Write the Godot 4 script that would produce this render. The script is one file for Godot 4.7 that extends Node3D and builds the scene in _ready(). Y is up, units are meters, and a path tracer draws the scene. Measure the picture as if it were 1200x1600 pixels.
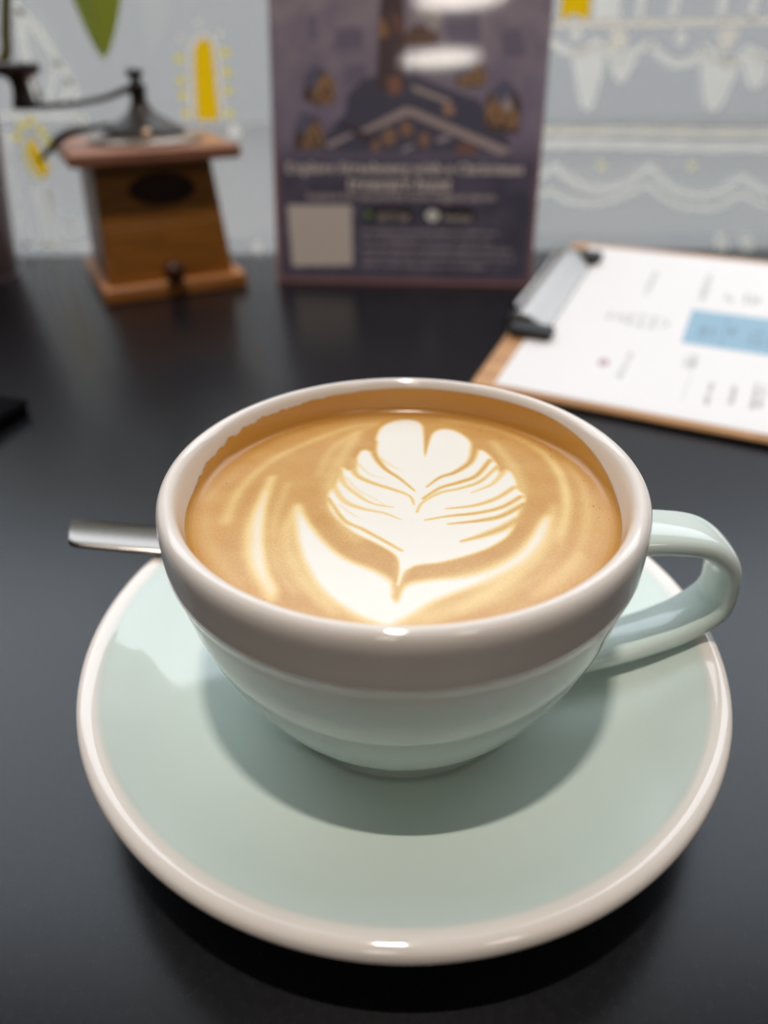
extends Node3D

var rng := RandomNumberGenerator.new()
var used := {}

# ------------------------------------------------------------------ small helpers
func numbered(called: String) -> String:
	var n: int = used.get(called, 0)
	used[called] = n + 1
	return called if n == 0 else "%s_%03d" % [called, n]

func tag(o: Node3D, label: String, category: String, group := "") -> Node3D:
	o.set_meta("label", label)
	o.set_meta("category", category)
	if group != "":
		o.set_meta("group", group)
	return o

func thing(called: String, label: String, category: String, where := Vector3.ZERO, group := "") -> Node3D:
	var o := Node3D.new()
	o.name = numbered(called)
	add_child(o, true)
	o.position = where
	tag(o, label, category, group)
	return o

func part(called: String, mesh: Mesh, mat: Material, parent: Node3D, where := Vector3.ZERO) -> MeshInstance3D:
	var o := MeshInstance3D.new()
	o.name = called
	o.mesh = mesh
	o.material_override = mat
	o.position = where
	parent.add_child(o, true)
	return o

func struct(called: String, mesh: Mesh, mat: Material, where := Vector3.ZERO) -> MeshInstance3D:
	var o := part(called, mesh, mat, self, where)
	o.set_meta("kind", "structure")
	return o

func mat(color: Color, rough := 0.6, metal := 0.0, spec := 0.5) -> StandardMaterial3D:
	var m := StandardMaterial3D.new()
	m.albedo_color = color
	m.roughness = rough
	m.metallic = metal
	m.metallic_specular = spec
	return m

func rgb(r: float, g: float, b: float) -> Color:
	return Color(r / 255.0, g / 255.0, b / 255.0)

func begin() -> SurfaceTool:
	var st := SurfaceTool.new()
	st.begin(Mesh.PRIMITIVE_TRIANGLES)
	return st

func done(st: SurfaceTool) -> ArrayMesh:
	st.generate_normals()
	return st.commit()

# a flat convex polygon whose front faces away from «inside»
func face(st: SurfaceTool, pts: Array, inside: Vector3, smooth := -1) -> void:
	var c := Vector3.ZERO
	for p in pts:
		c += p
	c /= float(pts.size())
	var nn := Vector3.ZERO
	for i in pts.size():
		var pa: Vector3 = pts[i]
		var pb: Vector3 = pts[(i + 1) % pts.size()]
		nn += (pa - c).cross(pb - c)
	var q := pts.duplicate()
	if nn.dot(c - inside) > 0.0:
		q.reverse()
	st.set_smooth_group(smooth)
	for i in range(1, q.size() - 1):
		st.add_vertex(q[0])
		st.add_vertex(q[i])
		st.add_vertex(q[i + 1])

# a solid with chamfered edges from eight corners given by a function of the signs
func chamfered(st: SurfaceTool, size: Vector3, b: float, centre := Vector3.ZERO, taper := Vector2.ONE, turn := Basis.IDENTITY) -> void:
	var h := size * 0.5
	var at := func(sx: float, sy: float, sz: float, axis: int) -> Vector3:
		var p := Vector3(sx * (h.x - (0.0 if axis == 0 else b)), sy * (h.y - (0.0 if axis == 1 else b)), sz * (h.z - (0.0 if axis == 2 else b)))
		if sy > 0.0:
			p.x *= taper.x
			p.z *= taper.y
		return centre + turn * p
	var sg := [-1.0, 1.0]
	for s in sg:
		face(st, [at.call(s, -1, -1, 0), at.call(s, 1, -1, 0), at.call(s, 1, 1, 0), at.call(s, -1, 1, 0)], centre)
		face(st, [at.call(-1, s, -1, 1), at.call(1, s, -1, 1), at.call(1, s, 1, 1), at.call(-1, s, 1, 1)], centre)
		face(st, [at.call(-1, -1, s, 2), at.call(1, -1, s, 2), at.call(1, 1, s, 2), at.call(-1, 1, s, 2)], centre)
		for q in sg:
			face(st, [at.call(s, q, -1, 0), at.call(s, q, 1, 0), at.call(s, q, 1, 1), at.call(s, q, -1, 1)], centre)
			face(st, [at.call(-1, s, q, 1), at.call(1, s, q, 1), at.call(1, s, q, 2), at.call(-1, s, q, 2)], centre)
			face(st, [at.call(s, -1, q, 0), at.call(s, 1, q, 0), at.call(s, 1, q, 2), at.call(s, -1, q, 2)], centre)
			for w in sg:
				face(st, [at.call(s, q, w, 0), at.call(s, q, w, 1), at.call(s, q, w, 2)], centre)

func block(size: Vector3, b := 0.001, taper := Vector2.ONE) -> ArrayMesh:
	var st := begin()
	chamfered(st, size, b, Vector3.ZERO, taper)
	return done(st)

# a smooth curve through points (Catmull-Rom)
func curve3(pts: Array, sub := 8) -> PackedVector3Array:
	var out := PackedVector3Array()
	for i in pts.size() - 1:
		var p0: Vector3 = pts[maxi(i - 1, 0)]
		var p1: Vector3 = pts[i]
		var p2: Vector3 = pts[i + 1]
		var p3: Vector3 = pts[mini(i + 2, pts.size() - 1)]
		for k in sub:
			out.append(p1.cubic_interpolate(p2, p0, p3, float(k) / sub))
	out.append(pts[-1])
	return out

func curve2(pts: Array, sub := 6, closed := false) -> PackedVector2Array:
	var out := PackedVector2Array()
	var n := pts.size()
	for i in (n if closed else n - 1):
		var q := []
		for k in [-1, 0, 1, 2]:
			var j: int = posmod(i + k, n) if closed else clampi(i + k, 0, n - 1)
			q.append(Vector2(pts[j][0], pts[j][1]))
		for k in sub:
			out.append(q[1].cubic_interpolate(q[2], q[0], q[3], float(k) / sub))
	if not closed:
		out.append(Vector2(pts[-1][0], pts[-1][1]))
	return out

# a surface of revolution; profile points are (radius, height), outer side upwards; one colour a point if given
func lathe(profile: Array, seg := 96, colors := []) -> ArrayMesh:
	var st := begin()
	st.set_smooth_group(0)
	for i in profile.size() - 1:
		var a: Vector2 = profile[i]
		var b: Vector2 = profile[i + 1]
		for j in seg:
			var t0 := TAU * j / seg
			var t1 := TAU * ((j + 1) % seg) / seg
			var p := [Vector3(a.x * sin(t0), a.y, a.x * cos(t0)), Vector3(b.x * sin(t0), b.y, b.x * cos(t0)), Vector3(b.x * sin(t1), b.y, b.x * cos(t1)), Vector3(a.x * sin(t1), a.y, a.x * cos(t1))]
			for tri in [[0, 1, 2], [0, 2, 3]]:
				for k in tri:
					if colors.size() > 0:
						st.set_color(colors[i + 1] if k == 1 or k == 2 else colors[i])
					st.add_vertex(p[k])
	st.generate_normals()
	return st.commit()

# profile made smooth: straight list of [r, y] in millimetres through a spline
func profile_mm(pts: Array, sub := 5) -> Array:
	var out := []
	for p in curve2(pts, sub):
		out.append(Vector2(maxf(p.x, 0.0) * 0.001, p.y * 0.001))
	return out

# a closed cross section swept along a path; «section» gives points in (side, normal) for a share 0..1 of the way
func sweep(st: SurfaceTool, path: PackedVector3Array, side_hint: Vector3, section: Callable, skew := false) -> void:
	var rings := []
	var n := path.size()
	for i in n:
		var dir := (path[mini(i + 1, n - 1)] - path[maxi(i - 1, 0)]).normalized()
		var nor := dir.cross(side_hint).normalized()
		var side := nor.cross(dir).normalized()
		if skew:
			side = side_hint.normalized()
		var ring := []
		for q in section.call(float(i) / (n - 1)):
			ring.append(path[i] + side * q.x + nor * q.y)
		rings.append(ring)
	st.set_smooth_group(0)
	var m: int = rings[0].size()
	for i in n - 1:
		for j in m:
			var a: Vector3 = rings[i][j]
			var b: Vector3 = rings[i + 1][j]
			var c: Vector3 = rings[i + 1][(j + 1) % m]
			var d: Vector3 = rings[i][(j + 1) % m]
			var mid := (path[i] + path[i + 1]) * 0.5
			var out := (a + b + c + d) * 0.25 - mid
			if (b - a).cross(d - a).dot(out) < 0.0:
				for v in [a, b, c, a, c, d]:
					st.add_vertex(v)
			else:
				for v in [a, c, b, a, d, c]:
					st.add_vertex(v)
	for e in [0, n - 1]:
		var inside := path[1] if e == 0 else path[n - 2]
		face(st, rings[e], inside, -1)

func round_section(rx: float, ry: float, m := 14) -> Array:
	var out := []
	for j in m:
		var t := TAU * j / m
		out.append(Vector2(cos(t) * rx, sin(t) * ry))
	return out

func super_section(rx: float, ry: float, power := 2.6, m := 28) -> Array:
	var out := []
	for j in m:
		var t := TAU * j / m
		out.append(Vector2(signf(cos(t)) * pow(absf(cos(t)), 2.0 / power) * rx, signf(sin(t)) * pow(absf(sin(t)), 2.0 / power) * ry))
	return out

func tube(pts: Array, radii: Array, hint := Vector3(0.02, 0.05, 1), sub := 8, squash := 1.0) -> ArrayMesh:
	var st := begin()
	var path := curve3(pts, sub)
	sweep(st, path, hint, func(t: float) -> Array:
		var f := t * (radii.size() - 1)
		var k := mini(int(f), radii.size() - 2)
		var r := lerpf(radii[k], radii[k + 1], f - k)
		return round_section(r, r * squash))
	return done(st)

# ------------------------------------------------------------------ pictures computed for prints and grain
func fill_poly(img: Image, pts: PackedVector2Array, color: Color) -> void:
	var lo := 1e9
	var hi := -1e9
	for p in pts:
		lo = minf(lo, p.y)
		hi = maxf(hi, p.y)
	for y in range(maxi(int(lo), 0), mini(int(hi) + 1, img.get_height())):
		var xs := []
		var yy := y + 0.5
		for i in pts.size():
			var a := pts[i]
			var b := pts[(i + 1) % pts.size()]
			if (a.y <= yy) != (b.y <= yy):
				xs.append(a.x + (yy - a.y) / (b.y - a.y) * (b.x - a.x))
		xs.sort()
		for k in range(0, xs.size() - 1, 2):
			var x0 := clampi(roundi(xs[k]), 0, img.get_width())
			var x1 := clampi(roundi(xs[k + 1]), 0, img.get_width())
			if x1 > x0:
				img.fill_rect(Rect2i(x0, y, x1 - x0, 1), color)

func ink(img: Image, pts: Array, width: float, color: Color) -> void:
	for i in pts.size() - 1:
		var a: Vector2 = pts[i]
		var b: Vector2 = pts[i + 1]
		var s := (b - a).normalized().orthogonal() * width * 0.5
		var f := (b - a).normalized() * width * 0.25
		fill_poly(img, PackedVector2Array([a + s - f, b + s + f, b - s + f, a - s - f]), color)

func wood(seed_n: int, dark: Color, light: Color, stretch := 9.0) -> ImageTexture:
	var n := FastNoiseLite.new()
	n.seed = seed_n
	n.frequency = 0.02
	n.fractal_octaves = 4
	var fine := FastNoiseLite.new()
	fine.seed = seed_n + 7
	fine.frequency = 0.09
	var img := Image.create(256, 256, false, Image.FORMAT_RGB8)
	for y in 256:
		for x in 256:
			var v := 0.5 + 0.55 * n.get_noise_2d(x / stretch, y * 1.6) + 0.22 * fine.get_noise_2d(x / stretch * 0.7, y * 2.4)
			img.set_pixel(x, y, dark.lerp(light, clampf(v, 0.0, 1.0)))
	return ImageTexture.create_from_image(img)

func grained(tex: Texture2D, scale: Vector3, rough: float) -> StandardMaterial3D:
	var m := mat(Color.WHITE, rough)
	m.albedo_texture = tex
	m.uv1_triplanar = true
	m.uv1_scale = scale
	return m

# ------------------------------------------------------------------ latte art as a field of milk 0..1
const CN := 1024
const CSPAN := 100.0
var milk := PackedFloat32Array()

func c_px(p: Vector2) -> Vector2:
	return (p / CSPAN + Vector2(0.5, 0.5)) * CN

func c_fill(pts: Array, value: float, smooth := true) -> void:
	var q := PackedVector2Array()
	if smooth:
		q = curve2(pts, 5, true)
	else:
		for p in pts:
			q.append(Vector2(p[0], p[1]))
	for i in q.size():
		q[i] = c_px(q[i])
	var lo := 1e9
	var hi := -1e9
	for p in q:
		lo = minf(lo, p.y)
		hi = maxf(hi, p.y)
	for y in range(maxi(int(lo), 0), mini(int(hi) + 1, CN)):
		var xs := []
		for i in q.size():
			var a := q[i]
			var b := q[(i + 1) % q.size()]
			if (a.y <= y) != (b.y <= y):
				xs.append(a.x + (y - a.y) / (b.y - a.y) * (b.x - a.x))
		xs.sort()
		for k in range(0, xs.size() - 1, 2):
			for x in range(clampi(int(xs[k]), 0, CN - 1), clampi(int(xs[k + 1]), 0, CN - 1)):
				milk[y * CN + x] = value

func c_blur(r: int) -> void:
	for pass_n in 2:
		for along in 2:
			var src := milk.duplicate()
			var step := 1 if along == 0 else CN
			var other := CN if along == 0 else 1
			for a in CN:
				var base := a * other
				var sum := 0.0
				for k in range(-r, r + 1):
					sum += src[base + clampi(k, 0, CN - 1) * step]
				for k in CN:
					milk[base + k * step] = sum / (2 * r + 1)
					sum += src[base + mini(k + r + 1, CN - 1) * step] - src[base + maxi(k - r, 0) * step]

# a soft line that pulls the field towards «value»; widths in mm at start, middle and end
func c_line(pts: Array, w0: float, w1: float, w2: float, value: float, strength := 1.0) -> void:
	var q := curve2(pts, 10)
	var best := {}
	for i in q.size() - 1:
		var a := c_px(q[i])
		var b := c_px(q[i + 1])
		var t := (i + 0.5) / (q.size() - 1)
		var w := (lerpf(w0, w1, t * 2.0) if t < 0.5 else lerpf(w1, w2, t * 2.0 - 1.0)) * CN / CSPAN
		var lo := a.min(b) - Vector2.ONE * w
		var hi := a.max(b) + Vector2.ONE * w
		for y in range(maxi(int(lo.y), 0), mini(int(hi.y) + 1, CN)):
			for x in range(maxi(int(lo.x), 0), mini(int(hi.x) + 1, CN)):
				var p := Vector2(x, y)
				var d := p.distance_to(Geometry2D.get_closest_point_to_segment(p, a, b)) / maxf(w, 0.01)
				if d < 1.0:
					var s := strength * (1.0 - d * d) * (1.0 - d * d)
					var k := y * CN + x
					if s > best.get(k, 0.0):
						best[k] = s
	for k in best:
		milk[k] = lerpf(milk[k], value, best[k])

func coffee_texture() -> ImageTexture:
	milk.resize(CN * CN)
	milk.fill(0.13)
	# broad pale streaks round the leaf
	c_line([[-5.13, -39.8], [-13.15, -37.32], [-23.53, -28.85], [-32.12, -19.03], [-37.1, -6.3], [-38.12, 6.77]], 0.8, 1.2, 2.0, 0.5, 0.75)
	c_line([[-5.99, -38.67], [-12.49, -32.87], [-17.49, -23.94], [-19.42, -12.6]], 0.8, 1.3, 1.6, 0.42, 0.7)
	c_line([[-30.44, -11.93], [-31.68, 5.66], [-30.21, 19.41], [-24.88, 32.23]], 1.2, 3.2, 1.6, 0.62, 0.95)
	c_line([[-31.22, -5.34], [-30.44, 10.5], [-28.11, 22.57], [-24.51, 30.41]], 0.5, 1.6, 0.6, 0.95, 0.9)
	c_line([[-26.33, -8.92], [-27.65, 6.96], [-25.34, 21.59], [-20.58, 31.39]], 0.8, 1.5, 0.8, 0.45, 0.7)
	c_line([[-23.59, 0.73], [-24.52, 12.92], [-20.06, 26.68], [-13.43, 35.95]], 1.2, 2.4, 1.4, 0.5, 0.8)
	c_line([[-44.03, -7.85], [-43.07, 5.45], [-39.11, 17.12], [-32.19, 27.45]], 1.0, 2.6, 1.0, 0.25, 0.7)
	c_line([[11.92, -41.74], [24.29, -36.46], [33.57, -26.55], [37.66, -13.54], [36.11, 1.87], [31.65, 15.05]], 0.9, 1.6, 1.4, 0.5, 0.75)
	c_line([[36.02, -20.81], [37.63, -10.54], [36.4, 1.88], [32.65, 12.8]], 0.5, 1.1, 0.6, 0.75, 0.7)
	c_line([[40.52, -17.5], [41.7, -6.14], [39.09, 8.19], [33.81, 20.52], [25.81, 30.29]], 0.8, 1.5, 1.0, 0.42, 0.7)
	c_line([[34.69, 20.53], [28.79, 27.49], [23.68, 32.1]], 2.0, 3.4, 1.6, 0.4, 0.7)
	c_line([[46.82, -6.03], [42.71, 9.46], [36.08, 22.63]], 0.8, 1.5, 0.8, 0.2, 0.6)
	c_line([[33.44, 1.82], [28.55, 16.11], [20.27, 27.35], [9.73, 35.45]], 1.2, 2.6, 1.6, 0.5, 0.85)
	c_line([[32.45, 16.18], [26.12, 25.49], [18.36, 32.01], [9.6, 36.83]], 0.6, 1.0, 0.8, 0.42, 0.7)
	# pale fringe outside the leaf
	c_line([[-10.53, -34.65], [-13.49, -24.18], [-16.02, -11.64], [-14.92, 3.47], [-9.33, 14.32]], 1.6, 3.4, 1.4, 0.42, 0.7)
	c_line([[24.07, -28.49], [26.93, -15.29], [26.63, -2.29], [21.59, 10.26]], 1.6, 3.0, 1.4, 0.42, 0.7)
	# the leaf with its two lobes and the two crescents below it
	c_line([[-23.34, 3.31], [-21.12, 15.23], [-17.07, 25.76], [-11.19, 34.24], [-2.83, 38.33], [6.19, 36.26], [14.93, 31.04], [22.76, 23.43], [29.93, 10.42]], 1.4, 4.6, 1.4, 0.48, 0.7)
	c_line([[-21.43, 5.85], [-16.88, 19.64], [-10.44, 28.76], [-3.48, 34.36]], 1.0, 4.0, 4.4, 0.85, 0.6)
	c_line([[30.26, 7.3], [23.95, 18.64], [15.57, 25.91], [6.68, 29.6], [-1.12, 33.51]], 0.8, 3.4, 4.0, 0.85, 0.6)
	c_fill([[-23.14, -0.58], [-20.49, 7.09], [-15.58, 15.77], [-11.07, 21], [-5.98, 24.35], [-2.67, 27.55], [-2.02, 31.69], [-2.62, 39.5], [-5.34, 38.96], [-9.73, 36.01], [-14.92, 30.56], [-18.92, 22.72], [-21.72, 12.97]], 0.93)
	c_fill([[-1.63, 35.27], [-1.29, 30.78], [0.71, 28.37], [5.63, 27.3], [12.42, 26.64], [19.05, 23.16], [25.22, 16.49], [30.82, 5.83], [31.17, 7.56], [27.25, 16.09], [21.74, 22.8], [15.67, 27.08], [9.7, 30.77], [4.26, 33.95], [-0.07, 37.36], [-2.62, 39]], 0.93)
	c_blur(7)
	c_fill([[6.28, -22.1], [6.52, -31.36], [6.05, -39.16], [2.52, -41.57], [-1.67, -40.26], [-4.53, -36.56], [-5.79, -30.03], [-6.02, -26.18], [-6.97, -23.88], [-9.06, -24.62], [-10.4, -20.5], [-10.84, -15.77], [-12.41, -14.42], [-14.09, -16.02], [-14.43, -11.31], [-15.03, -6.98], [-16.18, -5.32], [-16.15, 0.35], [-14.4, 5.36], [-10.08, 11.22], [-5.25, 15.4], [-2.16, 18.53], [-1.13, 20.96], [-0.86, 25.24], [-1.54, 29.28], [-1.33, 29.57], [-0.24, 25.54], [1.91, 22.75], [7.27, 21.61], [12.81, 19.43], [17.36, 16.92], [21.43, 13.17], [24.12, 8.28], [24.95, 4.97], [26.97, 1.17], [27.66, -2.4], [26.49, -5.32], [26.64, -9.59], [25.72, -13.91], [23.49, -12.77], [23.38, -16.92], [21.55, -22.76], [19, -25.64], [17.56, -30.58], [14.94, -34.66], [11.47, -35.63], [9.01, -32.93], [7.42, -27.12]], 1.0)
	c_blur(4)
	# crema drawn through the leaf, left side
	c_line([[-6.53, -28.99], [-6.24, -22.37], [-3.89, -15.62], [-0.3, -10.58], [3.07, -4.94]], 2.0, 1.3, 0.5, 0.12, 0.95)
	c_line([[-4.57, -20.37], [-2.02, -16.51], [0.7, -14.15]], 0.8, 0.8, 0.4, 0.45, 0.6)
	c_line([[-11.42, -19.56], [-10.76, -13.02], [-7.06, -8.97], [-2.18, -5.88], [1.69, -2.91], [2.62, 0.71]], 2.0, 1.2, 0.5, 0.25, 0.9)
	c_line([[-9.96, -17.62], [-7.56, -12.96], [-3.92, -10.65]], 0.8, 0.8, 0.4, 0.45, 0.7)
	c_line([[-14.6, -14.92], [-13.32, -8.66], [-10.06, -3.55], [-6.54, 0.14], [-1.87, 1.79]], 1.6, 1.2, 0.4, 0.3, 0.85)
	c_line([[-12.75, -11.28], [-10.12, -6.04], [-7, -2.67], [-3.98, 0.58]], 0.8, 0.8, 0.4, 0.5, 0.7)
	c_line([[-15.47, -6.99], [-13.01, -1.18], [-9.07, 2.04], [-4, 4.05], [-0.3, 6.73]], 1.8, 1.3, 0.4, 0.35, 0.85)
	c_line([[-16.42, -2.05], [-12.69, 6.5], [-8.49, 10.19], [-4.06, 14.42], [-0.59, 17.79]], 1.0, 1.1, 0.8, 0.22, 0.9)
	c_line([[-14.01, 0.39], [-11.11, 4.3], [-8.15, 6.59]], 0.8, 0.8, 0.3, 0.5, 0.6)
	# right side
	c_line([[19.32, -26.35], [17.26, -18.47], [13.03, -13.26], [9.2, -10.83], [5.8, -6.57]], 2.2, 1.3, 0.5, 0.12, 0.95)
	c_line([[22, -18.85], [17.87, -11.54], [13.51, -8.55], [8.86, -6.09], [4.66, -1.64]], 1.4, 1.3, 0.7, 0.14, 0.95)
	c_line([[23.19, -15.52], [18.47, -8.89], [13.71, -5.99], [8.71, -4], [4.58, -0.04], [3.13, 3.81]], 1.2, 1.0, 0.6, 0.25, 0.9)
	c_line([[24.47, -13.2], [20.98, -7.54], [15.69, -3.87]], 1.8, 1.1, 0.4, 0.3, 0.85)
	c_line([[25.88, -6.17], [21.5, -1.71], [15.98, 1.36], [9.51, 2.55]], 1.4, 1.3, 0.5, 0.25, 0.92)
	c_line([[26.73, -2.02], [21.8, 2.24], [16.05, 4.43], [10.12, 5.44], [4.64, 6.97]], 1.4, 1.2, 0.5, 0.18, 0.92)
	c_line([[26.84, 1.17], [21.31, 5.65], [16.12, 7.4], [9.46, 8.52]], 1.6, 1.4, 0.5, 0.15, 0.92)
	c_line([[24.38, 7.19], [20.63, 10.37], [15.86, 13.07], [11.71, 14.83]], 2.0, 1.9, 0.7, 0.2, 0.9)
	# the notch and the stroke that was pulled through
	c_line([[7.82, -35.71], [7.15, -29.22], [6.22, -21.12]], 1.6, 1.2, 0.3, 0.12, 0.95)
	c_line([[6.28, -22.1], [4.91, -10.92], [3.48, 0.72]], 0.5, 0.4, 0.3, 0.6, 0.25)
	c_line([[-2.03, 22.19], [-1.54, 25.82], [-2.21, 32.05]], 0.9, 1.5, 1.2, 0.25, 0.75)
	c_line([[0.36, 24.36], [-0.86, 28.16], [-1.98, 33.14]], 0.9, 1.2, 1.0, 0.25, 0.75)
	c_line([[-0.07, 19.72], [-0.75, 24.04], [-1.53, 28.72]], 1.4, 0.7, 0.3, 1.0, 0.9)
	c_blur(2)
	var n := FastNoiseLite.new()
	n.seed = 4
	n.frequency = 0.006
	n.fractal_octaves = 4
	var f := FastNoiseLite.new()
	f.seed = 9
	f.frequency = 0.12
	f.fractal_octaves = 2
	var crema := Color(0.74, 0.525, 0.275)
	var gold := Color(0.90, 0.775, 0.535)
	var cream := Color(0.925, 0.90, 0.865)
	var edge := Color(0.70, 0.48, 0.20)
	var img := Image.create(CN, CN, false, Image.FORMAT_RGB8)
	for y in CN:
		for x in CN:
			var p := Vector2(x - CN * 0.5, y - CN * 0.5) * (CSPAN / CN)
			var r := p.length()
			if r > 49.0:
				continue
			var m := milk[y * CN + x] + 0.07 * n.get_noise_2d(x, y * 1.3) + 0.06 * f.get_noise_2d(x, y)
			m = clampf(m, 0.0, 1.0)
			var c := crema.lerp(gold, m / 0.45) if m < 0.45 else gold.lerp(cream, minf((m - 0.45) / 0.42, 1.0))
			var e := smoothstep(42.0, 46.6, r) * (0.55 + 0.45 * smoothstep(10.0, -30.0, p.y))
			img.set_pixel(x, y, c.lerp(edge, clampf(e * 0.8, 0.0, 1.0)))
	# small bubbles along the right and back edge
	rng.seed = 21
	for k in 44:
		var a := rng.randf_range(-0.2, 1.15) if k < 34 else rng.randf_range(1.2, 6.0)
		var rr := rng.randf_range(40.5, 45.4)
		var q := c_px(Vector2(cos(a), -sin(a)) * rr)
		var s := rng.randf_range(1.0, 2.6)
		for dy in range(-3, 4):
			for dx in range(-3, 4):
				if Vector2(dx, dy).length() <= s:
					var u := clampi(int(q.x) + dx, 0, CN - 1)
					var v := clampi(int(q.y) + dy, 0, CN - 1)
					img.set_pixel(u, v, img.get_pixel(u, v).lerp(Color(0.45, 0.26, 0.10), 0.55))
	return ImageTexture.create_from_image(img)

# ------------------------------------------------------------------ materials shared by several things
var mint: StandardMaterial3D
var black_metal: StandardMaterial3D
var steel: StandardMaterial3D

func _ready() -> void:
	rng.seed = 5
	# ---------------- camera
	var cam := Camera3D.new()
	cam.name = "camera"
	add_child(cam)
	cam.position = Vector3(-0.004, 0.1468, 0.133)
	cam.basis = Basis(Vector3.RIGHT, deg_to_rad(-33.5)) * Basis(Vector3.BACK, -0.0104)
	cam.near = 0.02
	cam.far = 60.0
	var lens := CameraAttributesPhysical.new()
	lens.frustum_focal_length = 16.635
	lens.frustum_focus_distance = 0.15
	lens.frustum_near = 0.02
	lens.frustum_far = 60.0
	lens.exposure_aperture = 4.6
	lens.auto_exposure_enabled = false
	cam.attributes = lens
	cam.keep_aspect = Camera3D.KEEP_HEIGHT
	cam.fov = 71.6
	# ---------------- overcast daylight outside, exposure
	var env := Environment.new()
	env.background_mode = Environment.BG_SKY
	var sky := Sky.new()
	var sm := ProceduralSkyMaterial.new()
	sm.sky_top_color = Color(0.92, 0.96, 1.0)
	sm.sky_horizon_color = Color(0.93, 0.965, 1.0)
	sm.ground_bottom_color = Color(0.5, 0.5, 0.52)
	sm.ground_horizon_color = Color(0.72, 0.73, 0.76)
	sm.sky_energy_multiplier = 2.1
	sm.ground_energy_multiplier = 0.5
	sky.sky_material = sm
	env.sky = sky
	env.tonemap_mode = Environment.TONE_MAPPER_LINEAR
	env.tonemap_exposure = 0.755
	env.sdfgi_enabled = true
	env.ssao_enabled = true
	env.ssil_enabled = true
	var we := WorldEnvironment.new()
	we.name = "world_environment"
	we.environment = env
	add_child(we)

	mint = mat(Color.WHITE, 0.06, 0.0, 0.62)
	mint.vertex_color_use_as_albedo = true
	black_metal = mat(rgb(52, 46, 42), 0.42, 0.75)
	steel = mat(rgb(140, 134, 129), 0.22, 1.0)

	build_room()
	build_lamps()
	build_table()
	build_window()
	build_outside()
	build_saucer()
	build_cup()
	build_coffee()
	build_spoon()
	build_flyer()
	build_clipboard()
	build_grinder()
	build_plant()
	build_case()
	build_crumb()

# ------------------------------------------------------------------ the room
const X0 := -2.6
const X1 := 2.6
const Z0 := -0.485
const Z1 := 4.2
const FLOOR := -0.75
const TOP := 1.95

func build_room() -> void:
	var plaster := mat(rgb(150, 146, 141), 0.9)
	var dark_plaster := mat(rgb(108, 101, 95), 0.9)
	var boards := grained(wood(31, rgb(60, 46, 36), rgb(92, 70, 52)), Vector3(1.2, 1.2, 1.2), 0.5)
	struct("floor", block(Vector3(X1 - X0 + 0.4, 0.1, Z1 - Z0 + 0.4), 0.001), boards, Vector3(0, FLOOR - 0.05, (Z0 + Z1) / 2))
	struct("ceiling", block(Vector3(X1 - X0 + 0.4, 0.1, Z1 - Z0 + 0.4), 0.001), plaster, Vector3(0, TOP + 0.05, (Z0 + Z1) / 2))
	struct("wall_left", block(Vector3(0.16, TOP - FLOOR, Z1 - Z0), 0.001), plaster, Vector3(X0 - 0.08, (TOP + FLOOR) / 2, (Z0 + Z1) / 2))
	struct("wall_right", block(Vector3(0.16, TOP - FLOOR, Z1 - Z0), 0.001), plaster, Vector3(X1 + 0.08, (TOP + FLOOR) / 2, (Z0 + Z1) / 2))
	struct("wall_back", block(Vector3(X1 - X0 + 0.3, TOP - FLOOR, 0.16), 0.001), dark_plaster, Vector3(0, (TOP + FLOOR) / 2, Z1 + 0.08))
	# the front wall is left open where the window stands
	var st := begin()
	chamfered(st, Vector3(X1 - X0 + 0.3, -0.035 - FLOOR, 0.16), 0.001, Vector3(0, (FLOOR - 0.035) / 2, Z0 - 0.08))
	chamfered(st, Vector3(X1 - X0 + 0.3, TOP - 1.55, 0.16), 0.001, Vector3(0, (TOP + 1.55) / 2, Z0 - 0.08))
	for s in [-1.0, 1.0]:
		chamfered(st, Vector3(1.25, 1.585, 0.16), 0.001, Vector3(s * 2.125, 0.7575, Z0 - 0.08))
	struct("wall_front", done(st), plaster)

func glow(color: Color, energy: float) -> StandardMaterial3D:
	var m := mat(color, 0.5)
	m.emission_enabled = true
	m.emission = color
	m.emission_energy_multiplier = energy
	return m

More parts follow.
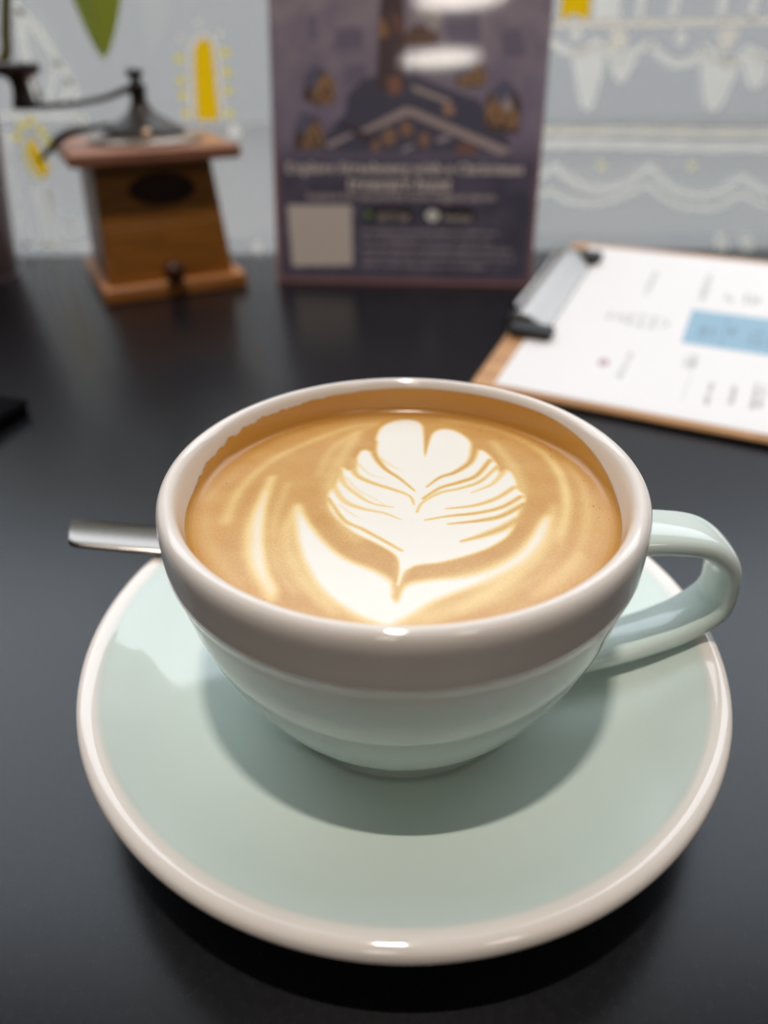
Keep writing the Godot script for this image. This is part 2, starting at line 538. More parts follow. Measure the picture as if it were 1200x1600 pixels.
func build_lamps() -> void:
	var white := mat(rgb(225, 222, 216), 0.5)
	var warm := Color(1.0, 0.962, 0.915)
	# a bar of four small spots above the table
	var bar := thing("spot_bar", "white ceiling bar of four small warm spots above the table", "lamp", Vector3(-0.05, TOP, 0.215))
	part("housing", block(Vector3(0.30, 0.05, 0.07), 0.006), white, bar, Vector3(0, -0.025, 0))
	for i in 4:
		var x := (i - 1.5) * 0.034
		part("bulb", lathe([Vector2(0.0, -0.062), Vector2(0.010, -0.061), Vector2(0.016, -0.056), Vector2(0.018, -0.05)], 24), glow(warm, 30.0), bar, Vector3(x, 0, 0))
		var l := SpotLight3D.new()
		l.name = "spot"
		l.position = Vector3(x, -0.078, 0)
		l.rotation.x = -PI / 2
		l.light_color = warm
		l.light_energy = 0.60
		l.light_size = 0.014
		l.spot_angle = 62.0
		l.spot_attenuation = 2.0
		l.spot_angle_attenuation = 0.6
		l.spot_range = 8.0
		l.shadow_enabled = true
		bar.add_child(l, true)
	# three long panels further back in the room
	for p in [[Vector3(-0.47, TOP, 3.02), "furthest from the window"], [Vector3(-0.32, TOP, 2.52), "second from the back wall"], [Vector3(0.9, TOP, 1.6), "nearest to the table"]]:
		var t := thing("light_panel", "white ceiling light panel glowing warm, the one " + p[1], "lamp", p[0], "light panels behind the table")
		part("frame", block(Vector3(0.46, 0.04, 0.22), 0.005), white, t, Vector3(0, -0.02, 0))
		part("diffuser", lathe([Vector2(0.0, -0.012), Vector2(0.12, -0.011), Vector2(0.19, -0.007), Vector2(0.21, 0.0)], 48), glow(warm, 30.0), t, Vector3(0, -0.04, 0)).scale = Vector3(1, 1, 0.38)
		var l := SpotLight3D.new()
		l.name = "panel_light"
		l.position = Vector3(0, -0.055, 0)
		l.rotation.x = -PI / 2
		l.light_color = warm
		l.light_energy = 1.1
		l.light_size = 0.05
		l.spot_angle = 44.0
		l.spot_attenuation = 2.0
		l.spot_angle_attenuation = 0.7
		l.spot_range = 9.0
		l.shadow_enabled = true
		t.add_child(l, true)

func build_table() -> void:
	var m := mat(rgb(28, 28, 32), 0.25, 0.0, 0.45)
	var n := FastNoiseLite.new()
	n.seed = 3
	n.frequency = 0.11
	n.fractal_octaves = 2
	var img := Image.create(256, 256, false, Image.FORMAT_RGB8)
	for y in 256:
		for x in 256:
			var v := 0.90 + 0.14 * n.get_noise_2d(x, y) + rng.randf_range(-0.06, 0.06)
			img.set_pixel(x, y, Color(v, v, v))
	m.albedo_texture = ImageTexture.create_from_image(img)
	m.uv1_triplanar = true
	m.uv1_scale = Vector3(14, 14, 14)
	var t := thing("table", "matt black table top standing against the window", "table")
	part("tabletop", block(Vector3(2.4, 0.03, 0.93), 0.0015), m, t, Vector3(0, -0.015, -0.016))
	var leg := block(Vector3(0.05, 0.72, 0.05), 0.003)
	for sx in [-1.0, 1.0]:
		for sz in [-0.42, 0.38]:
			part("leg", leg, black_metal, t, Vector3(sx * 1.1, -0.39, sz))

# ------------------------------------------------------------------ window with marker drawings, street
const WZ := -0.4935

func ribbon(pts: Array, width: float, closed := false, sub := 6) -> ArrayMesh:
	# a painted stroke: a band 0.4 mm thick on the inside of the glass; widths and places in mm
	var st := begin()
	var q := curve2(pts, sub, closed)
	var n := q.size()
	var z0 := WZ + 0.0031
	var z1 := WZ + 0.0035
	var left := []
	var right := []
	for i in n:
		var d := (q[posmod(i + 1, n) if closed else mini(i + 1, n - 1)] - q[posmod(i - 1, n) if closed else maxi(i - 1, 0)]).normalized().orthogonal()
		var w := width * 0.5 * (1.0 + 0.12 * sin(i * 1.7 + width))
		left.append((q[i] + d * w) * 0.001)
		right.append((q[i] - d * w) * 0.001)
	for i in (n if closed else n - 1):
		var j := (i + 1) % n
		var c := Vector3((q[i].x + q[j].x) * 0.0005, (q[i].y + q[j].y) * 0.0005, (z0 + z1) / 2)
		var a: Vector2 = left[i]
		var b: Vector2 = left[j]
		var e: Vector2 = right[j]
		var f: Vector2 = right[i]
		face(st, [Vector3(a.x, a.y, z1), Vector3(b.x, b.y, z1), Vector3(e.x, e.y, z1), Vector3(f.x, f.y, z1)], c)
		face(st, [Vector3(a.x, a.y, z0), Vector3(b.x, b.y, z0), Vector3(b.x, b.y, z1), Vector3(a.x, a.y, z1)], c)
		face(st, [Vector3(f.x, f.y, z0), Vector3(e.x, e.y, z0), Vector3(e.x, e.y, z1), Vector3(f.x, f.y, z1)], c)
	return done(st)

func patch(pts: Array, smooth := true) -> ArrayMesh:
	# a painted area, 0.4 mm thick
	var st := begin()
	var q := curve2(pts, 5, true) if smooth else curve2(pts, 1, true)
	var z0 := WZ + 0.0031
	var z1 := WZ + 0.00352
	var c := Vector2.ZERO
	for p in q:
		c += p / q.size()
	var tri := Geometry2D.triangulate_polygon(q)
	var inside := Vector3(c.x * 0.001, c.y * 0.001, (z0 + z1) / 2)
	for k in range(0, tri.size(), 3):
		var f := []
		for w in 3:
			f.append(Vector3(q[tri[k + w]].x * 0.001, q[tri[k + w]].y * 0.001, z1))
		face(st, f, Vector3(f[0].x, f[0].y, z0))
	for i in q.size():
		var a := q[i] * 0.001
		var b := q[(i + 1) % q.size()] * 0.001
		face(st, [Vector3(a.x, a.y, z0), Vector3(b.x, b.y, z0), Vector3(b.x, b.y, z1), Vector3(a.x, a.y, z1)], inside)
	return done(st)

func blot(where: Array, r: float, irregular := 0.15) -> ArrayMesh:
	var pts := []
	for k in 9:
		var a := TAU * k / 9
		var rr := r * (1.0 + irregular * sin(k * 2.3 + where[0]))
		pts.append([where[0] + cos(a) * rr, where[1] + sin(a) * rr])
	return patch(pts)

func paint(color: Color) -> StandardMaterial3D:
	var m := mat(color, 0.8, 0.0, 0.2)
	m.backlight_enabled = true
	m.backlight = color * (1.0 / maxf(color.r, maxf(color.g, color.b)))
	return m

func build_window() -> void:
	var w := Node3D.new()
	w.name = "window_1"
	w.set_meta("kind", "structure")
	add_child(w)
	var frame_m := mat(rgb(112, 109, 106), 0.6)
	var st := begin()
	chamfered(st, Vector3(3.0, 0.03, 0.06), 0.002, Vector3(0, -0.02, Z0 - 0.05))
	chamfered(st, Vector3(3.0, 0.05, 0.06), 0.002, Vector3(0, 1.525, Z0 - 0.05))
	for s in [-1.0, 1.0]:
		chamfered(st, Vector3(0.05, 1.5, 0.06), 0.002, Vector3(s * 1.475, 0.75, Z0 - 0.05))
	part("frame", done(st), frame_m, w)
	var glass := mat(Color(0.9, 0.95, 0.95, 0.06), 0.02)
	glass.transparency = BaseMaterial3D.TRANSPARENCY_ALPHA
	part("pane", block(Vector3(2.9, 1.505, 0.006), 0.001), glass, w, Vector3(0, 0.7475, WZ))
	var white := paint(rgb(246, 243, 236))
	var cream := paint(rgb(244, 236, 222))
	var yellow := paint(rgb(250, 205, 20))
	var pale_yellow := paint(rgb(235, 218, 100))
	# right: roof edges with icicles, like an iced house
	part("painted_line", ribbon([[116.5, 88.14], [147.14, 87.86], [196.59, 87.4], [246.3, 86.07], [303.33, 85.54]], 5.0), cream, w)
	part("painted_line", ribbon([[117.51, 78.87], [148.38, 79.03], [198.44, 77.67], [248.75, 75.86], [306.37, 75.33]], 6.5), white, w)
	part("painted_line", ribbon([[109.91, 156.54], [137.46, 156.69], [183.4, 156.67], [229.26, 157.03], [281.87, 157.72]], 4.5), cream, w)
	part("painted_scallop", ribbon([[120.82, 146.75], [127.1, 143.63], [136.47, 139.83], [145.28, 140.38], [150.74, 143.42], [154.78, 145.85], [161.39, 141.48], [172.52, 137.02], [182.58, 138.81], [189.41, 141.85], [195.58, 144.26]], 5.5), white, w)
	part("painted_scallop", ribbon([[195.58, 144.26], [203.64, 137.38], [215.22, 132], [226.99, 132.78], [233.41, 137.12], [236.07, 141.44], [244.15, 135.77], [255.41, 132.53], [263.7, 134.97], [269.6, 140.53], [274.76, 138], [286.65, 132.89]], 5.5), white, w)
	part("painted_scallop", ribbon([[120.69, 54.57], [129.78, 59.63], [136.65, 62.48], [146.48, 55.06], [160.3, 48.98], [176.94, 46.58], [192.71, 49.42], [202.82, 56], [211.67, 61.78], [222.84, 52.85], [235.85, 45.26], [254.72, 41.31], [272.19, 43.41], [281.85, 50.06], [287.34, 53.72], [298.76, 47.66], [313.58, 41.5]], 5.5), white, w)
	part("painted_scallop", ribbon([[122.18, 41.07], [134.92, 43.97], [148.82, 37.76], [167.26, 35.29], [186.52, 38.16], [203.32, 44.82], [212.71, 48.48], [225.52, 40.07], [241.84, 33.03], [262.25, 30.52], [278.03, 33.45], [290, 40.97], [302.18, 35.52], [316.52, 31.53]], 4.5), white, w)
	for p in [[[138.78, 139.19], [150.74, 143.42], [160.75, 140.86], [163.24, 130.18], [161.55, 117.34], [159.04, 104.16], [154.79, 101.78], [149.61, 105.58], [144.2, 118.8], [140.76, 130.38]], [[166.67, 136.45], [175.83, 135.12], [186.65, 136.9], [184.97, 129.99], [181.23, 121.71], [177.09, 119.54], [171.83, 123.72], [168.48, 130.14]], [[234.9, 137.1], [244.46, 134.52], [260.89, 134.37], [264.5, 129.29], [261.13, 116.45], [258.1, 104.6], [252.18, 100.63], [245.01, 104.72], [239.21, 117.95], [236.13, 128.27]], [[265.71, 133.07], [272.13, 136.78], [284.04, 134.17], [286.64, 122.7], [283.2, 116.26], [278.24, 114.99], [272.53, 120.25], [268.95, 126.7]]]:
		part("painted_icicle", patch(p), white, w)
	for p in [[[139.65, 150.86]], [[216.99, 147.39]]]:
		part("painted_dot", blot(p[0], 4.2), white, w)
	for p in [[[170.78, 146.93]], [[250.86, 147.1]]]:
		part("painted_dot", blot(p[0], 7.0), cream, w)
	for p in [[[171.74, 63.61]], [[244.84, 62.63]]]:
		part("painted_dot", blot(p[0], 3.6), paint(rgb(232, 226, 192)), w)
	part("painted_candle", patch([[126.33, 177.5], [146.98, 177.33], [147.69, 163.36], [147.6, 159.21], [142.34, 160.45], [135.92, 162.87], [131.46, 160.54], [126.83, 159.39], [126.85, 165.9]], false), yellow, w)
	part("painted_wall", patch([[148.69, 177.31], [168.34, 177.15], [170.23, 158.42], [150.69, 157.99]], false), white, w)
	for p in [[[184.02, 177.02], [183.67, 167.76], [184.04, 158.3]], [[208.96, 176.81], [208.15, 167.55], [208.05, 158.1]], [[241.05, 176.54], [242.73, 167.26], [243.56, 158.39]], [[265.31, 176.34], [265.07, 167.07], [264.67, 158.21]]]:
		part("painted_bar", ribbon(p, 5.0), white, w)
	part("painted_bar", ribbon([[120.21, 175.26], [120.08, 164.78], [120.37, 156.45]], 4.0), white, w)
	part("painted_smear", patch([[277.58, 9.05], [284.14, 9.79], [289.01, -2.45], [281.53, -3.2]]), white, w)
	part("painted_smear", patch([[298.95, 8.04], [306.35, 8.77], [311.71, -4.33], [303.15, -4.24]]), white, w)
	# left: a candle with a halo of dots
	part("painted_candle", patch([[-140.71, 137.82], [-137.38, 147.19], [-131.87, 149.84], [-127.18, 147.1], [-126.83, 136.52], [-127.5, 118.35], [-128.27, 99.04], [-136.68, 98.26], [-143.93, 98.75], [-142.8, 118.48]]), yellow, w)
	part("candle_outline", ribbon([[-149.5, 97.52], [-146.14, 118.51], [-144.64, 136.67], [-140.44, 148.37], [-132.39, 152.53], [-125.45, 149.4], [-123.55, 136.49], [-123.68, 118.31], [-124.6, 97.29]], 2.2), cream, w)
	for p in [[[-151.94, 137.92]], [[-152.82, 124.3]], [[-153.04, 114.44]], [[-152.56, 102.67]], [[-117.7, 141.56]], [[-117.46, 129.25]], [[-118.53, 117.44]], [[-119.53, 102.37]]]:
		part("painted_dot", blot(p[0], 3.0), pale_yellow, w)
	for p in [[[-148.91, 150.37]], [[-134.5, 159.77]], [[-119.84, 153.19]]]:
		part("painted_dot", blot(p[0], 1.8), cream, w)
	# further left: a framed pane with a flame, and a tree
	part("painted_bar", ribbon([[-302.59, 101.91], [-283.05, 102.16], [-258.89, 101.51], [-232.56, 101.7]], 4.0), white, w)
	part("painted_dot", blot([[-233.29, 98.71]][0], 4.0), white, w)
	part("painted_bar", ribbon([[-237.7, 66.4], [-239.63, 39.15], [-241.74, 3.21]], 5.5), white, w)
	part("painted_bar", ribbon([[-292.84, 92.35], [-299.92, 54.01], [-303.12, 5.89]], 4.5), white, w)
	part("painted_bar", ribbon([[-304.95, 6.93], [-279.12, 7.7], [-259.53, 4.93], [-238.06, 5.23]], 5.0), white, w)
	part("painted_bar", ribbon([[-272.17, 49.03], [-272.18, 29.72], [-271.67, 7.63]], 4.5), white, w)
	part("painted_wall", patch([[-285.95, 51.05], [-270.76, 50.43], [-272.96, 34.62], [-278.05, 7.69], [-288.7, 7.8], [-287.48, 34.76]]), white, w)
	part("painted_swirl", ribbon([[-264.32, 23.71], [-259.13, 27.62], [-253.59, 24.6], [-255.07, 18.62], [-262.16, 15.67], [-266.4, 19.74], [-261.31, 23.18], [-258.66, 21.16]], 3.2), white, w)
	part("painted_flame", patch([[-279.59, 80.34], [-275.09, 87.37], [-272.64, 80.27], [-268.9, 72.15], [-268.12, 63.93], [-273.68, 58.43], [-277.46, 63.1], [-280.55, 70]]), yellow, w)
	part("painted_flame", ribbon([[-279.68, 83.45], [-283.9, 72.3], [-282.5, 63.15], [-276.72, 58.46]], 2.4), pale_yellow, w)
	for p in [[[-286.42, 87.48]], [[-280.56, 95.7]], [[-272.37, 98.64]], [[-266.49, 91.67]], [[-263.12, 84.18]]]:
		part("painted_dot", blot(p[0], 3.2), pale_yellow, w)
	part("painted_stroke", ribbon([[-264.65, 173.15], [-261.45, 168.7], [-252.64, 158.14], [-243.65, 140.3], [-236.22, 125.45], [-232.72, 108.9]], 4.5), white, w)
	part("painted_stroke", ribbon([[-261.45, 168.7], [-263.79, 151.37], [-264.81, 131.75], [-262.02, 111.26]], 5.5), white, w)
	part("painted_stroke", ribbon([[-241.68, 137.13], [-248.54, 125.56], [-256.82, 109.11]], 4.0), white, w)
	part("painted_stroke", ribbon([[-236.22, 125.45], [-241.18, 117.3], [-245.26, 109.01]], 4.0), white, w)
	part("painted_stroke", ribbon([[-264.81, 131.75], [-261.43, 123.64], [-262.02, 111.26]], 3.5), white, w)
	part("painted_dot", blot([[-117.17, 90.29]][0], 4.5), white, w)
	part("painted_dot", blot([[-108.3, 3.42]][0], 4.5), white, w)

func build_outside() -> void:
	var pave := mat(rgb(101, 97, 93), 0.9)
	struct("pavement", block(Vector3(90, 0.1, 12), 0.001), pave, Vector3(0, -0.95, Z0 - 6.2))
	var st := begin()
	chamfered(st, Vector3(90, 10.4, 0.3), 0.001, Vector3(0, 4.3, -12.6))
	struct("wall_street", done(st), mat(rgb(126, 122, 119), 0.9))

# ------------------------------------------------------------------ cup and saucer
const MINT := Color(0.67, 0.75, 0.705)
const RIM := Color(0.83, 0.755, 0.70)

func build_saucer() -> void:
	var t := thing("saucer", "round mint green saucer with pale rim under the coffee cup", "saucer")
	var under := profile_mm([[0, 2.2], [26, 2.2], [31, 2.0], [32.2, 0.0], [34.6, 0.0], [36, 2.2], [46, 4.6], [58, 9.6], [69, 15.6], [74.6, 19.6]], 5)
	part("foot", lathe(under.slice(0, 28), 128, []), mat(Color(0.78, 0.73, 0.69), 0.5), t)
	var c_under := []
	for p in under:
		c_under.append(MINT)
	part("underside", lathe(under.slice(27), 160, c_under.slice(27)), mint, t)
	var rim := profile_mm([[74.6, 19.6], [76.7, 20.4], [77.5, 22.0], [76.9, 23.7], [75.2, 24.5], [73.2, 23.9], [71.6, 22.8]], 6)
	var c_rim := []
	for i in rim.size():
		var u := float(i) / (rim.size() - 1)
		c_rim.append(MINT.lerp(RIM, smoothstep(0.0, 0.12, u) * (1.0 - smoothstep(0.78, 1.0, u))))
	part("rim", lathe(rim, 192, c_rim), mint, t)
	var well := profile_mm([[71.6, 22.8], [68, 20.4], [61, 16.0], [53, 12.2], [45, 9.6], [38, 8.3], [33.5, 7.6], [31.5, 6.8], [29, 6.6], [0, 6.6]], 6)
	var c_well := []
	for p in well:
		c_well.append(MINT)
	part("well", lathe(well, 192, c_well), mint, t)

func build_cup() -> void:
	var t := thing("cup", "mint green coffee cup with thick pale rim standing on the saucer", "cup")
	var y0 := 6.66
	var foot := profile_mm([[0, y0 + 0.8], [25, y0 + 0.8], [25.6, y0], [28.2, y0], [28.8, y0 + 0.9], [29.2, y0 + 1.6]], 4)
	part("foot", lathe(foot, 96, []), mat(Color(0.78, 0.73, 0.69), 0.5), t)
	var body := profile_mm([[29.2, y0 + 1.6], [31.0, 9.2], [33.2, 11.6], [35.8, 14.9], [39.0, 19.8], [41.7, 24.8], [44.05, 29.7], [46.05, 34.6], [47.75, 39.5], [49.15, 44.5], [50.2, 49.4], [50.9, 52.6], [51.35, 55.0]], 5)
	var c_body := []
	for p in body:
		c_body.append(MINT.lerp(RIM, smoothstep(0.0475, 0.0575, p.y)))
	part("body", lathe(body, 192, c_body), mint, t)
	var rim := profile_mm([[51.35, 55.0], [51.75, 56.3], [52.1, 57.3], [52.26, 58.4], [52.28, 60.0], [52.26, 62.0], [52.24, 64.0], [52.22, 65.6], [52.1, 67.0], [51.7, 68.3], [50.9, 69.3], [49.7, 69.75], [48.6, 69.1], [47.9, 67.6], [47.3, 64.6], [46.7, 61.2], [46.0, 57.0]], 6)
	var c := []
	for p in rim:
		c.append(MINT.lerp(RIM, smoothstep(0.0475, 0.0575, p.y)) if p.x > 0.0490 else RIM)
	part("rim", lathe(rim, 192, c), mint, t)
	var inner := profile_mm([[46.0, 57.0], [44.6, 48.0], [41.0, 34.0], [34.0, 20.0], [22.0, 13.0], [0, 11.5]], 4)
	var c2 := []
	for p in inner:
		c2.append(RIM)
	part("inside", lathe(inner, 96, c2), mint, t)
	# strap handle
	var st := begin()
	var pts := []
	for p in [[45.0, 52.2], [52, 52.7], [61, 52.7], [69, 51.2], [74.6, 46.4], [76.2, 39.8], [75.8, 32.8], [70, 26.6], [62, 22.0], [53, 18.2], [44, 15.1], [36.0, 13.6]]:
		pts.append(Vector3(p[0] * 0.001, p[1] * 0.001, 0.0005))
	var path := curve3(pts, 7)
	sweep(st, path, Vector3(0, 0, 1), func(u: float) -> Array:
		return super_section(lerpf(0.0077, 0.0066, u), 0.0028 + 0.0008 * absf(u - 0.5), 2.5))
	var hm: ArrayMesh = done(st)
	var glaze := mat(MINT.linear_to_srgb(), 0.06, 0.0, 0.62)
	part("handle", hm, glaze, t)

func build_coffee() -> void:
	var y := 0.0612
	var st := begin()
	st.set_smooth_group(0)
	# flat disc with a meniscus that climbs the wall a little
	var radii := [0.0, 0.012, 0.024, 0.034, 0.041, 0.0445, 0.0455, 0.0461, 0.0466, 0.0471]
	var rise := [0.0, 0.0, 0.0, 0.0, 0.0, 0.00003, 0.00012, 0.0003, 0.0008, 0.0018]
	var seg := 128
	for i in radii.size() - 1:
		for j in seg:
			var t0 := TAU * j / seg
			var t1 := TAU * ((j + 1) % seg) / seg
			var q := []
			for k in [[i, t0], [i, t1], [i + 1, t1], [i + 1, t0]]:
				q.append(Vector3(radii[k[0]] * sin(k[1]), rise[k[0]], radii[k[0]] * cos(k[1])))
			for k in [0, 1, 2, 0, 2, 3]:
				st.set_uv(Vector2(q[k].x / 0.1 + 0.5, q[k].z / 0.1 + 0.5))
				st.add_vertex(q[k])
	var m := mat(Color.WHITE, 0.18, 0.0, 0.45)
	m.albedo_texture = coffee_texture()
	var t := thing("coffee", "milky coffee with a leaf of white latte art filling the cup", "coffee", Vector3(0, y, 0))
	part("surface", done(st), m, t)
	# thin film of crema left on the wall above the coffee, ragged on the left
	var film := begin()
	film.set_smooth_group(0)
	var n := FastNoiseLite.new()
	n.seed = 12
	n.frequency = 3.0
	var top := func(a: float) -> float:
		var back := 0.5 - 0.5 * cos(a)
		var rag := n.get_noise_2d(sin(a) * 6.0, cos(a) * 6.0)
		var left := clampf(-sin(a) * 1.2, 0.0, 1.0)
		return 0.0010 + 0.0056 * smoothstep(0.35, 0.85, back) + rag * 0.0010 * left - 0.0012 * left
	var wall := func(h: float) -> float:
		return (lerpf(0.0467, 0.0473, h / 0.0034) if h < 0.0034 else lerpf(0.0473, 0.0479, (h - 0.0034) / 0.0030)) - 0.00015
	for j in 360:
		var a0 := TAU * j / 360
		var a1 := TAU * (j + 1) / 360
		for k in 4:
			var q := []
			for w in [[a0, k], [a1, k], [a1, k + 1], [a0, k + 1]]:
				var h: float = maxf(top.call(w[0]), 0.0006) * w[1] / 4.0
				var rr: float = wall.call(h)
				q.append(Vector3(sin(w[0]) * rr, h, cos(w[0]) * rr))
			for v in [0, 1, 2, 0, 2, 3]:
				film.add_vertex(q[v])
	part("crema_film", done(film), mat(rgb(208, 152, 70), 0.12), t)

func build_spoon() -> void:
	# lies across the far side of the saucer, handle pointing left
	var t := thing("spoon", "polished steel teaspoon lying on the saucer behind the cup", "spoon")
	var dirv := Vector3(0.99, -0.150, -0.03).normalized()
	var tip := Vector3(-0.0945, 0.0298, -0.0348)
	var pts := []
	for s in [0.0, 0.012, 0.03, 0.05, 0.066, 0.078]:
		pts.append(tip + dirv * s)
	var st := begin()
	sweep(st, curve3(pts, 6), Vector3(0.30, 0, 0.95), func(u: float) -> Array:
		var half := lerpf(0.0071, 0.0028, smoothstep(0.25, 1.0, u))
		if u < 0.04:
			half *= 0.86 + 3.5 * u
		return super_section(half, lerpf(0.0013, 0.0014, u), 2.4, 24), true)
	part("handle", done(st), steel, t)
	var b := begin()
	b.set_smooth_group(0)
	var c: Vector3 = tip + dirv * 0.094
	var ax := dirv
	var sd := dirv.cross(Vector3.UP).normalized()
	var upv := sd.cross(dirv).normalized()
	for layer in [0.0, 0.0008]:
		for i in 10:
			for j in 36:
				var q := []
				for k in [[i, j], [i + 1, j], [i + 1, j + 1], [i, j + 1]]:
					var rr: float = k[0] / 10.0
					var an: float = TAU * (k[1] % 36) / 36
					q.append(c + ax * cos(an) * rr * 0.0175 + sd * sin(an) * rr * 0.0115 + upv * ((rr * rr - 1.0) * 0.0045 + layer + 0.0004))
				for v in ([0, 2, 1, 0, 3, 2] if layer == 0.0 else [0, 1, 2, 0, 2, 3]):
					b.add_vertex(q[v])
	part("bowl", done(b), steel, t)

# ------------------------------------------------------------------ the leaning card
func build_flyer() -> void:
	var e := Vector3(0.99426, 0.00000, 0.10699)
	var u := Vector3(0.02588, 0.97030, -0.24053)
	var n := Vector3(-0.10381, 0.24192, 0.96473)
	var t := thing("display_card", "purple glossy christmas display card leaning back in front of the window", "sign", Vector3(-0.08099, 0.0, -0.39698))
	t.basis = Basis(e, u, n)
	var wd := 184.3
	var ht := 262.0
	var s := 3.0
	var img := Image.create(int(wd * s), int(ht * s), false, Image.FORMAT_RGB8)
	var cn := FastNoiseLite.new()
	cn.seed = 77
	cn.frequency = 0.012
	cn.fractal_octaves = 3
	var low := rgb(84, 82, 99)
	var mid := rgb(147, 136, 156)
	var high := rgb(166, 153, 164)
	for y in img.get_height():
		var h := ht - y / s
		for x in img.get_width():
			var c := low.lerp(mid, smoothstep(72.0, 96.0, h)).lerp(high, smoothstep(95.0, 175.0, h))
			c = c.lerp(rgb(123, 113, 138), 0.5 * clampf(0.5 + cn.get_noise_2d(x, y), 0.0, 1.0))
			var b := minf(minf(x / s, wd - x / s), h)
			c = c.lerp(rgb(154, 114, 119), (1.0 - smoothstep(1.0, 6.0, b)) * (1.0 - smoothstep(60.0, 130.0, h)))
			img.set_pixel(x, y, c)
	var P := func(pts: Array) -> PackedVector2Array:
		var q := PackedVector2Array()
		for p in pts:
			q.append(Vector2(p[0] * s, (ht - p[1]) * s))
		return q
	# market square at night: faint far houses, a tall tower, lit huts, snowy roofs
	for p in [[[45.1, 158.11], [58.85, 159.81], [63.19, 157.31], [62.53, 147.45], [43.56, 146.36]], [[50.12, 136.89], [64.04, 139.32], [67.06, 127.91], [50.83, 126.7]], [[114.89, 167.03], [137.27, 166.77], [139.62, 151.1], [118.48, 150.06]], [[26.29, 164.43], [32.16, 168.02], [31.91, 152.06], [26.77, 152.11]], [[151.92, 155.83], [164.27, 158.11], [169.72, 142.3], [154.36, 141.19]]]:
		fill_poly(img, P.call(p), rgb(128, 119, 140))
	fill_poly(img, P.call([[50.79, 109.83], [52.3, 120.25], [62.64, 129.2], [81.61, 134.18], [102.05, 130.28], [122.64, 122.58], [140.24, 117.43], [162.08, 94.09], [162.67, 86.16], [33.92, 85.75], [32.48, 92.52]]), rgb(93, 91, 109))
	fill_poly(img, P.call([[71.53, 122.77], [72.71, 145.51], [73.13, 167.53], [76.31, 191.15], [83, 204.83], [86.79, 190.98], [89.49, 167.33], [90.77, 145.37], [90.63, 122.7]]), rgb(98, 83, 87))
	fill_poly(img, P.call([[73.18, 163.91], [76.75, 163.87], [79.79, 154.09], [74.05, 152.92]]), rgb(164, 125, 91))
	fill_poly(img, P.call([[80.96, 167.44], [87.42, 164.95], [88.37, 155.23], [82.61, 156.51]]), rgb(134, 99, 90))
	fill_poly(img, P.call([[89.83, 154], [95.37, 160.03], [109.6, 158.67], [113.45, 151.33], [109.99, 148.91], [89.97, 148.46]]), rgb(120, 95, 86))
	fill_poly(img, P.call([[94.37, 145.34], [135.97, 141.32], [136.4, 133.86], [94.8, 130.32]]), rgb(106, 96, 113))
	fill_poly(img, P.call([[78.76, 130.4], [87.49, 131.62], [89.2, 121.42], [80.41, 120.17]]), rgb(152, 111, 100))
	for h in [[[[21.58, 117.74], [23.37, 130.67], [28.73, 138.29], [36.83, 135.7], [43.42, 128.01], [44.08, 116.38], [32.8, 113.79]], [[28.38, 119.03], [32.27, 128.06], [38.29, 133.79], [43.41, 126.73], [44.09, 117.03], [33.57, 114.84]], [[22.06, 125.53], [28.43, 138.29], [36.09, 135.71], [29.97, 124.21]]], [[[14.72, 87.05], [15.88, 101.9], [21.42, 110.53], [31.19, 107.21], [35.62, 99.24], [35.48, 88.47], [24.73, 87.08]], [[20.91, 88.43], [24.18, 97.89], [30.39, 104.56], [35.3, 97.9], [35.19, 89.15]], [[15.05, 99.22], [20.98, 111.19], [29.69, 107.88], [23.39, 96.55]]], [[[144.98, 99.32], [145.12, 119.96], [156.53, 130.63], [162.64, 124.96], [168.42, 114.81], [167.69, 96.72]], [[144.89, 112.29], [149.26, 122.49], [156.24, 114.83], [166.67, 109.69], [166.66, 100.64], [146.92, 103.24]], [[147.11, 122.49], [156.53, 130.63], [162.73, 123.7], [161.98, 114.82], [154.89, 113.56]]], [[[123.96, 125.12], [125.02, 132.68], [134.62, 140.09], [143.37, 136.31], [144.72, 126.29], [134.11, 123.81]], [[125.37, 125.75], [129.32, 132.65], [136.18, 137.6], [143.53, 133.82], [143.96, 126.93]], [[125.05, 132.05], [131.84, 138.87], [137.61, 137.59], [129.39, 131.4]]]]:
		fill_poly(img, P.call(h[0]), rgb(98, 83, 82))
		fill_poly(img, P.call(h[1]), rgb(166, 131, 101))
		fill_poly(img, P.call(h[2]), rgb(109, 108, 131))
	for w in [[35.91, 121.6], [39.23, 124.82], [33.62, 118.36], [41.12, 119.64], [27.16, 93.86], [31.03, 97.23], [28.62, 90.08], [32.78, 91.85], [148.25, 116.13], [153.72, 109.71], [161.12, 107.12], [149.65, 105.83], [157.02, 103.89], [133.69, 131.38], [139.4, 131.34]]:
		var p0 := Vector2(w[0] * s, (ht - w[1]) * s)
		fill_poly(img, PackedVector2Array([p0 + Vector2(-4, -6), p0 + Vector2(4, -6), p0 + Vector2(4, 6), p0 + Vector2(-4, 6)]), rgb(99, 78, 71))
	fill_poly(img, P.call([[155.61, 113.56], [158.74, 119.92], [163.6, 112.26], [158, 110.34]]), rgb(183, 167, 165))
	fill_poly(img, P.call([[59.81, 98.59], [90.88, 113.03], [96.78, 112.37], [164.03, 87.49], [156.93, 84.55], [93.95, 108.47], [62.83, 96.86]]), rgb(184, 166, 164))
	fill_poly(img, P.call([[94.94, 125.24], [99.32, 125.22], [121.43, 117.48], [121.27, 114.65], [96.48, 122.68]]), rgb(184, 166, 164))
	fill_poly(img, P.call([[116.46, 114.92], [123.73, 114.91], [124.78, 108.45], [117.47, 108.45]]), rgb(179, 140, 125))
	fill_poly(img, P.call([[44.74, 103.24], [52.28, 102.57], [73.39, 93.94], [71.95, 88.57], [56.8, 96.59]]), rgb(83, 72, 79))
